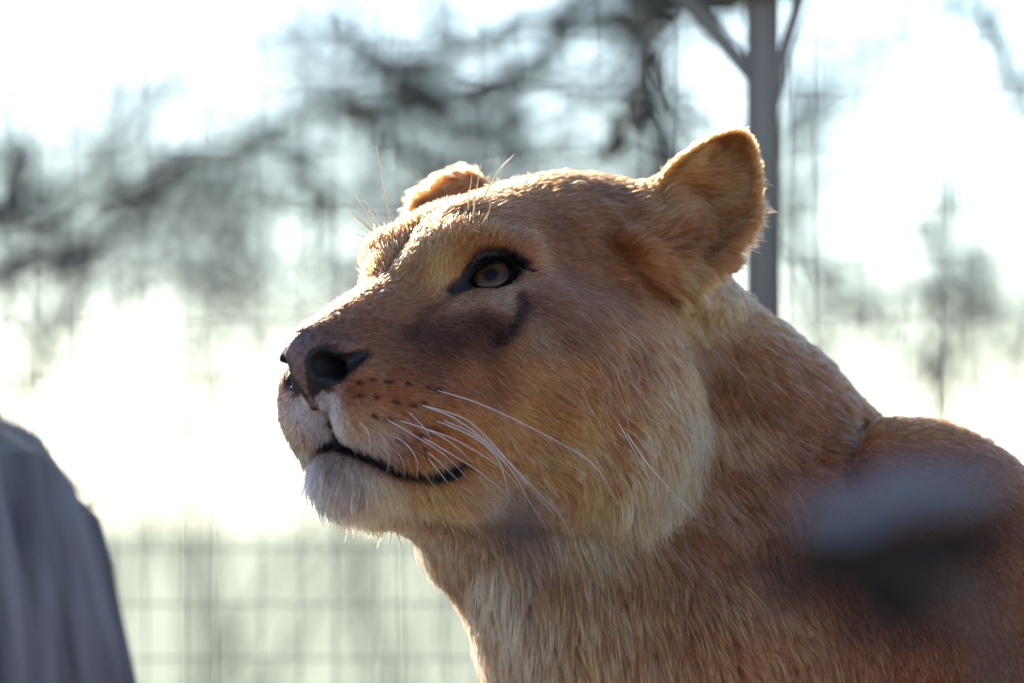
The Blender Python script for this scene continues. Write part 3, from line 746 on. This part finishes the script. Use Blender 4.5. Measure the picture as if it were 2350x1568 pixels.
box("rail", (0, 0, top + .075), (3.6, .05, .10), RUST, fence)
box("bracket", (-.010, -.012, top + .022), (.050 + PW, PW + .03, .05), RUST, fence)
for sx in (-1, 1):
    bl = .16 if sx < 0 else .13
    o = box("brace", (sx * (PW / 2 + (.028 if sx < 0 else .012)), .002, top - .03), (.016 if sx < 0 else .013, .02, bl), STEEL, fence, .003, (0, math.radians(-40 if sx < 0 else 16) * 1, 0))
cross = 0
def wire_mesh(name, L_, vert):
    n = 24; t = np.linspace(0, 1, n); p = np.zeros((n, 3)); p[:, 2 if vert else 0] = t * L_
    p[:, 1] = .0016 * np.sin(t * L_ / .032 * math.pi)
    v, f = tube(p, np.full(n, .0008), 6); me = bpy.data.meshes.new(name)
    me.from_pydata([tuple(x) for x in v], [], f); me.materials.append(WIRE); me.polygons.foreach_set('use_smooth', np.ones(len(f), bool)); return me
wv, wh = wire_mesh("wire", top + .06, True), wire_mesh("wire", 3.5, False)
x = -1.72
while x < 1.74:
    if abs(x) > PW / 2 + .004:
        o = link(bpy.data.objects.new("wire", wv), fence); o.location = (x, rng.normal(0, .001) - .004, .02); o.rotation_euler = (rng.normal(0, .003), rng.normal(0, .004), 0)
    x += .0335 + rng.normal(0, .0012)
z = .08
while z < top + .05:
    o = link(bpy.data.objects.new("wire", wh), fence); o.location = (-1.75, rng.normal(0, .001) + .003 + PW / 2 * 0 - .002, z); o.rotation_euler = (0, rng.normal(0, .002), 0)
    z += .05 + rng.normal(0, .001)

# stump
BARK = noise_mat("grey_bark", (.06, .063, .075), (.24, .25, .29), 26, .9, 9, (1, 1, .07), 1.0, .015)
sr = at(262, 1250, .60); scx = sr[0] - .27; scy = sr[1]
NS_, NZ_ = 96, 40
sv, sf = [], []
ph_ = rng.uniform(0, 6.28, 12)
for j in range(NZ_ + 1):
    tz = j / NZ_
    for i in range(NS_):
        a = 2 * math.pi * i / NS_
        topz = .826 + min(.30, .75 * .262 * (1 - math.cos(a))) + .012 * math.sin(5 * a + ph_[0]) + .008 * math.sin(11 * a + ph_[1])
        z = topz * tz
        r = .256 + .16 * min(.45, max(0, .83 - z)) * (z > 0) + .10 * max(0, 1 - z / .25) ** 2 * (1 + .4 * math.sin(5 * a + ph_[2]))
        r += .006 * math.sin(9 * a + ph_[3] + .8 * z) + .003 * math.sin(17 * a + ph_[4] - z) + .004 * math.sin(31 * a + ph_[5] + 2 * z) + .003 * math.sin(23 * z + 4 * a)
        if tz > .96: r -= .006 * (tz - .96) / .04
        sv.append((r * math.cos(a), r * math.sin(a), z))
for j in range(NZ_):
    for i in range(NS_): sf.append((j * NS_ + i, j * NS_ + (i + 1) % NS_, (j + 1) * NS_ + (i + 1) % NS_, (j + 1) * NS_ + i))
stump = empty("tree_stump", (scx, scy, 0), "blue-grey barked tree stump with slanting broken top beside the lioness", "stump")
mesh_obj("trunk", sv, sf, BARK, stump)
TOPW = noise_mat("broken_wood", (.22, .19, .16), (.38, .34, .30), 18, .85, 7, (1, 1, .3), .6)
rim = [np.array(sv[NZ_ * NS_ + i]) for i in range(NS_)]; tv = list(rim); cz = np.mean([p_[2] for p_ in rim])
for k in range(1, 5):
    for i in range(NS_):
        p_ = rim[i] * (1 - k / 5); zz = rim[i][2] * (1 - k / 5) + cz * k / 5 + .012 * math.sin(7 * i + 3 * k) * (k < 5)
        tv.append(np.array([p_[0], p_[1], zz]))
tv.append(np.array([0, 0, cz])); tf = []
for k in range(4):
    for i in range(NS_): tf.append((k * NS_ + i, k * NS_ + (i + 1) % NS_, (k + 1) * NS_ + (i + 1) % NS_, (k + 1) * NS_ + i))
for i in range(NS_): tf.append((4 * NS_ + i, 4 * NS_ + (i + 1) % NS_, 5 * NS_))
mesh_obj("broken_top", tv, tf, TOPW, stump)
MOSSC = principled("dry_moss", (.30, .27, .20), .8)
mv, mf = [], []
for _ in range(900):
    i = rng.integers(0, NS_); p0 = rim[i] * rng.uniform(.80, 1.0) + np.array([0, 0, -.004 * rng.random()]); L_ = rng.uniform(.012, .045)
    d_ = unit(np.array([rng.normal(0, .5), rng.normal(0, .5), 1])); s_ = unit(np.cross(d_, rng.normal(size=3))) * .0007; b0 = len(mv)
    mid = p0 + d_ * L_ * .6; tip = p0 + d_ * L_ + rng.normal(0, .006, 3)
    mv += [p0 - s_, p0 + s_, mid - s_ * .8, mid + s_ * .8, tip]; mf += [(b0, b0 + 1, b0 + 3, b0 + 2), (b0 + 2, b0 + 3, b0 + 4)]
ms = mesh_obj("moss", mv, mf, MOSSC, stump, False); ms["kind"] = "stuff"

# bare trees behind the fence
TBARK = noise_mat("tree_bark", (.035, .032, .030), (.085, .078, .070), 22, .9, 6, (1, 1, .3), .4, .004)
TMOSS = noise_mat("mossy_bark", (.05, .055, .035), (.11, .105, .075), 16, .9, 6)
class Acc:
    def __init__(s): s.v, s.f = [], []
    def tube(s, p, r, seg=5):
        v, f = tube(p, r, seg); b = len(s.v); s.v += [tuple(x) for x in v]; s.f += [tuple(i + b for i in q) for q in f]
def twigs(acc, p, d, L_, r, depth, gen):
    n = 6; pts = [p]; q = p.copy(); dd = unit(d)
    for _ in range(n):
        dd = unit(dd + gen.normal(0, .16, 3) + np.array([0, 0, .03])); q = q + dd * L_ / n; pts.append(q.copy())
    acc.tube(np.array(pts), np.linspace(r, r * .45, n + 1), 5 if r > .004 else 4)
    if depth == 0: return
    for k in range(gen.integers(2, 5)):
        i = gen.integers(2, n + 1); base = pts[i]
        side = unit(np.cross(dd, gen.normal(size=3)))
        twigs(acc, base, unit(dd * .75 + side * gen.uniform(.5, 1.0)), L_ * gen.uniform(.45, .7), r * .5, depth - 1, gen)
def tree(name, label, base, trunk_pts, trunk_r, limbs, seed, group=None, cat="tree", mat=None, tw=(3, .30), crown="crown", lo=3):
    gen = np.random.default_rng(seed)
    t = empty(name, base, label, cat, group); b = np.array(base)
    sp = spline(trunk_pts, 24); v, f = tube(sp, np.linspace(*trunk_r, 24), 14)
    v = np.array(v); v += .04 * trunk_r[0] * np.sin(v * 40)
    mesh_obj("trunk", v - b, f, TBARK, t)
    acc = Acc()
    for lp, r0, r1, nt_, m_ in limbs:
        sp = spline(lp, 22); sp[1:-1] += gen.normal(0, .006, (20, 3)); v, f = tube(sp, np.linspace(r0, r1, 22), 8)
        mesh_obj("limb", np.array(v) - b, f, m_ or TBARK, t)
        for _ in range(nt_):
            i = gen.integers(lo, 22); d0 = sp[min(i + 1, 21)] - sp[max(i - 1, 0)]
            side = unit(np.cross(d0, gen.normal(size=3)))
            twigs(acc, sp[i], unit(d0) * .6 + side, gen.uniform(.6, 1.3) * tw[1], max(.0022, r1 * .5), tw[0], gen)
    if acc.v:
        o = mesh_obj(crown, np.array(acc.v) - b, acc.f, TBARK, t); o["kind"] = "stuff"
    return t
def lp(beh, *pts): return [at(x, y, beh + (k * .04)) for k, (x, y) in enumerate(pts)]
b0 = at(2900, 900, 3.4)
tr_pts = [np.array([b0[0], b0[1], 0]), at(2890, 700, 3.4), at(2850, 100, 3.4), at(2760, -500, 3.4), at(2700, -1000, 3.4) + np.array([0, 0, .6]), at(2650, -1000, 3.4) + np.array([0, .2, 2.2]), at(2720, -1000, 3.4) + np.array([0, .1, 4.0])]
tree("bare_tree", "dark leafless tree with a long mossy limb drooping behind the fence", (b0[0], b0[1], 0), tr_pts, (.17, .02), [
    (lp(3.2, (2800, -300), (2200, -160), (1680, -10), (1500, 30), (1290, 62), (1200, 170), (1000, 224), (800, 248), (600, 300), (420, 372), (220, 480), (80, 560)), .020, .006, 16, TMOSS),
    (lp(3.1, (1680, -10), (1420, -40), (1180, 60), (1060, 120), (900, 130), (760, 60)), .014, .006, 10, None),
    (lp(3.2, (420, 372), (330, 450), (210, 540), (160, 640)), .010, .005, 8, None),
    (lp(3.1, (800, 248), (900, 330), (1000, 420), (900, 470)), .009, .004, 7, None),
    (lp(3.0, (900, 130), (960, 240), (1090, 300), (1180, 240)), .011, .005, 7, None),
    (lp(3.1, (600, 300), (690, 360), (760, 470), (700, 560)), .008, .004, 6, None),
    (lp(3.0, (1200, 170), (1140, 220), (1060, 300)), .009, .004, 6, None),
    (lp(3.2, (1000, 224), (930, 170), (850, 110), (740, 40)), .010, .004, 6, None),
    (lp(1.6, (1500, 30), (1490, 170), (1440, 270), (1400, 330)), .006, .003, 3, None), (lp(1.5, (1480, 240), (1440, 300), (1390, 360)), .006, .004, 2, None),
    (lp(2.8, (2500, -220), (2400, 100), (2330, 190), (2270, 60), (2180, -20)), .009, .005, 5, None),
    (lp(2.7, (2600, -250), (2380, 240), (2300, 150), (2260, 30)), .007, .004, 6, None)], 5, tw=(3, .22))
b1 = at(-420, 900, 2.9)
tree("leafless_tree", "leafless tree with tangled twigs above the stump", (b1[0], b1[1], 0), [np.array([b1[0], b1[1], 0]), at(-400, 700, 2.9), at(-360, 100, 2.9), at(-300, -500, 2.9), at(-330, -500, 2.9) + np.array([0, .1, 1.6]), at(-300, -500, 2.9) + np.array([0, 0, 3.2])], (.10, .02), [
    (lp(2.8, (-390, 700), (-150, 560), (10, 480), (50, 400), (52, 320)), .022, .008, 9, None),
    (lp(2.8, (-390, 760), (-150, 700), (30, 600), (140, 580), (250, 600)), .012, .004, 9, None)], 9, tw=(3, .17))
b2 = at(2160, 1500, 3.6)
tree("bare_sapling", "slender bare sapling with angular twigs above the lioness's back", (b2[0], b2[1], 0), [np.array([b2[0], b2[1], 0]), at(2150, 1000, 3.6), at(2146, 700, 3.6), at(2150, 430, 3.6), at(2144, 130, 3.6)], (.008, .003), [
    (lp(3.6, (2152, 880), (2080, 810), (1980, 720), (1880, 660)), .006, .003, 6, None), (lp(3.6, (2150, 920), (2180, 800), (2190, 640)), .004, .003, 5, None),
    (lp(3.6, (2148, 560), (2110, 540), (2090, 500)), .005, .003, 5, None), (lp(3.6, (2150, 500), (2190, 460), (2200, 400)), .005, .003, 4, None)], 12, cat="sapling", tw=(2, .13))
for k, (px, beh, ph_, lab) in enumerate(((60, 5.0, 260, "leafless shrub behind the fence, close beside the stump"), (430, 6.0, 420, "leafless shrub behind the fence, on open grass off the lioness's nose"), (800, 5.2, 330, "leafless shrub behind the fence, rising past the lioness's muzzle"), (1120, 6.5, 240, "leafless shrub behind the fence, hidden below by the lioness's face"), (2020, 6.0, 520, "leafless shrub behind the fence, past the lioness's nape"), (2300, 5.4, 560, "leafless shrub behind the fence, past the lioness's shoulder"))):
    q = at(px, 1100, beh); bz = np.array([q[0], q[1], 0]); gen = np.random.default_rng(200 + k); lm = []
    for _ in range(9):
        ex = px + gen.normal(0, 190); ey = ph_ + gen.uniform(-80, 480)
        lm.append(([bz + np.array([gen.normal(0, .45), gen.normal(0, .5), .02]), at(px * .6 + ex * .4 + gen.normal(0, 20), 800, beh), at(ex, ey, beh)], .0036, .0024, 10 if px < 1200 else 5, None))
    tree("bare_shrub", lab, tuple(bz), [bz, at(px + 10, 900, beh), at(px, ph_ + 60, beh)], (.005, .002), lm, 300 + k, "leafless shrubs along the fence", "shrub", tw=(2, .24), crown="twigs", lo=11)
b3 = at(1560, 1200, 9.0)
tree("young_tree", "young leafless tree standing behind the lioness's head, crown spread over her brow", (b3[0], b3[1], 0), [np.array([b3[0], b3[1], 0]), at(1560, 800, 9), at(1540, 400, 9), at(1420, 0, 9), at(1330, -400, 9), at(1350, -400, 9) + np.array([0, 0, 1.5])], (.07, .012), [
    (lp(9, (1540, 500), (1300, 330), (1000, 260), (760, 180), (560, 60)), .018, .007, 10, None), (lp(9, (1545, 560), (1250, 470), (960, 480), (700, 470), (480, 420)), .016, .006, 10, None),
    (lp(9, (1480, 250), (1250, 150), (1050, 60), (880, -60)), .016, .006, 9, None), (lp(9, (1550, 640), (1200, 600), (900, 640), (640, 690)), .016, .006, 9, None),
    (lp(9, (1550, 600), (1750, 480), (1950, 420), (2120, 300)), .014, .006, 5, None)], 77, tw=(3, .42))
# far trees of the park
for k, (px, beh, h, lab) in enumerate(((1480, 30, 8.5, "far bare tree beyond the fence, its trunk hidden behind the lioness's head"), (1800, 36, 8.0, "far bare tree beyond the fence, its trunk hidden behind the lioness's neck"), (-700, 28, 8.0, "far bare tree beyond the fence, past the stump"))):
    q = at(px, 1100, beh); bz = np.array([q[0], q[1], 0]); gen = np.random.default_rng(30 + k)
    lm = []
    for _ in range(7):
        z0 = gen.uniform(.3, .8) * h; a = gen.uniform(0, 6.28); l1 = gen.uniform(.25, .4) * h
        p0 = bz + np.array([0, 0, z0]); lm.append(([p0, p0 + np.array([math.cos(a) * l1 * .5, math.sin(a) * l1 * .5, l1 * .35]), p0 + np.array([math.cos(a) * l1, math.sin(a) * l1, l1 * .9])], .06, .02, 5, None))
    tree("far_tree", lab, tuple(bz), [bz, bz + np.array([.1, 0, h * .4]), bz + np.array([-.1, .1, h])], (.10, .03), lm, 60 + k, "bare trees far beyond the fence", tw=(2, 1.5))

# dry leaves on a shrub between the lens and the lioness
LEAF = bpy.data.materials.new("dry_leaf"); LEAF.use_nodes = True
_n = LEAF.node_tree.nodes; _l = LEAF.node_tree.links; _b = _n["Principled BSDF"]
_z = _n.new("ShaderNodeTexNoise"); _z.inputs["Scale"].default_value = 30
_cr = _n.new("ShaderNodeValToRGB"); _cr.color_ramp.elements[0].color = (.05, .042, .046, 1); _cr.color_ramp.elements[1].color = (.11, .098, .105, 1)
_l.new(_z.outputs[0], _cr.inputs[0]); _l.new(_cr.outputs[0], _b.inputs["Base Color"]); _b.inputs["Roughness"].default_value = .7; _b.inputs["Specular IOR Level"].default_value = .3
def leaf(parent, c, ax, nrm, L_, W_, cup, base, mat=None):
    ax = unit(ax); nrm = unit(nrm - ax * (nrm @ ax)); sd = np.cross(nrm, ax); v, f = [], []; nu, nv = 16, 8
    for s_ in (0, 1):
        for i in range(nu + 1):
            u = i / nu; wd = W_ * math.sin(math.pi * min(1, u * .96 + .03)) ** .8 * (1 - .25 * u)
            for j in range(nv + 1):
                t = j / nv * 2 - 1
                p_ = c + ax * (u - .5) * L_ + sd * t * wd * .5 + nrm * (cup * (t * t) * wd + .12 * L_ * (u - .5) ** 2 * 4 * .5 + .006 * math.sin(9 * u + 3 * t)) - nrm * .0006 * s_
                v.append(p_ - base)
    m = (nu + 1) * (nv + 1)
    for i in range(nu):
        for j in range(nv):
            a = i * (nv + 1) + j; f.append((a, a + 1, a + nv + 2, a + nv + 1)); f.append((m + a, m + a + nv + 1, m + a + nv + 2, m + a + 1))
    return mesh_obj("leaf", v, f, mat or LEAF, parent)
FR = -2.6
sb = at(2330, 1500, FR); sbase = np.array([sb[0], sb[1], 0])
shrub = empty("dry_shrub", tuple(sbase), "dry brown leaves of a low shrub in front of the lioness's shoulder", "shrub")
v, f = tube(spline([sbase, at(2300, 1700, FR), at(2200, 1420, FR), at(2090, 1290, FR)], 20), np.linspace(.006, .002, 20), 8)
mesh_obj("stem", np.array(v) - sbase, f, TBARK, shrub)
v, f = tube(spline([at(2240, 1500, FR), at(1800, 1420, FR), at(1500, 1330, FR), at(1230, 1230, FR)], 20), np.linspace(.002, .0008, 20), 6)
mesh_obj("twig", np.array(v) - sbase, f, TBARK, shrub)
LEAF_SHEEN = noise_mat("leaf_painted_sheen", (.13, .135, .155), (.20, .20, .23), 40, .6); LEAF_SHADE = noise_mat("leaf_painted_shade", (.018, .014, .013), (.04, .032, .03), 30, .8, spec=.1)  # leaf colour copies: sky sheen painted into the pale one, shade into the dark
leaf(shrub, at(2080, 1150, FR), np.array([.95, .1, .20]), np.array([0, -.50, .86]), .095, .040, .10, sbase, LEAF_SHEEN)
leaf(shrub, at(2080, 1262, FR + .01), np.array([.97, .05, .17]), np.array([.1, -1, -.45]), .135, .040, .10, sbase, LEAF_SHADE)
leaf(shrub, at(2040, 1360, FR + .02), np.array([.75, .1, -.5]), np.array([.1, -1, -.2]), .060, .034, .15, sbase, LEAF_SHADE)
leaf(shrub, at(1195, 1215, FR), np.array([.5, .1, -.8]), np.array([.1, -1, .2]), .036, .022, .25, sbase)
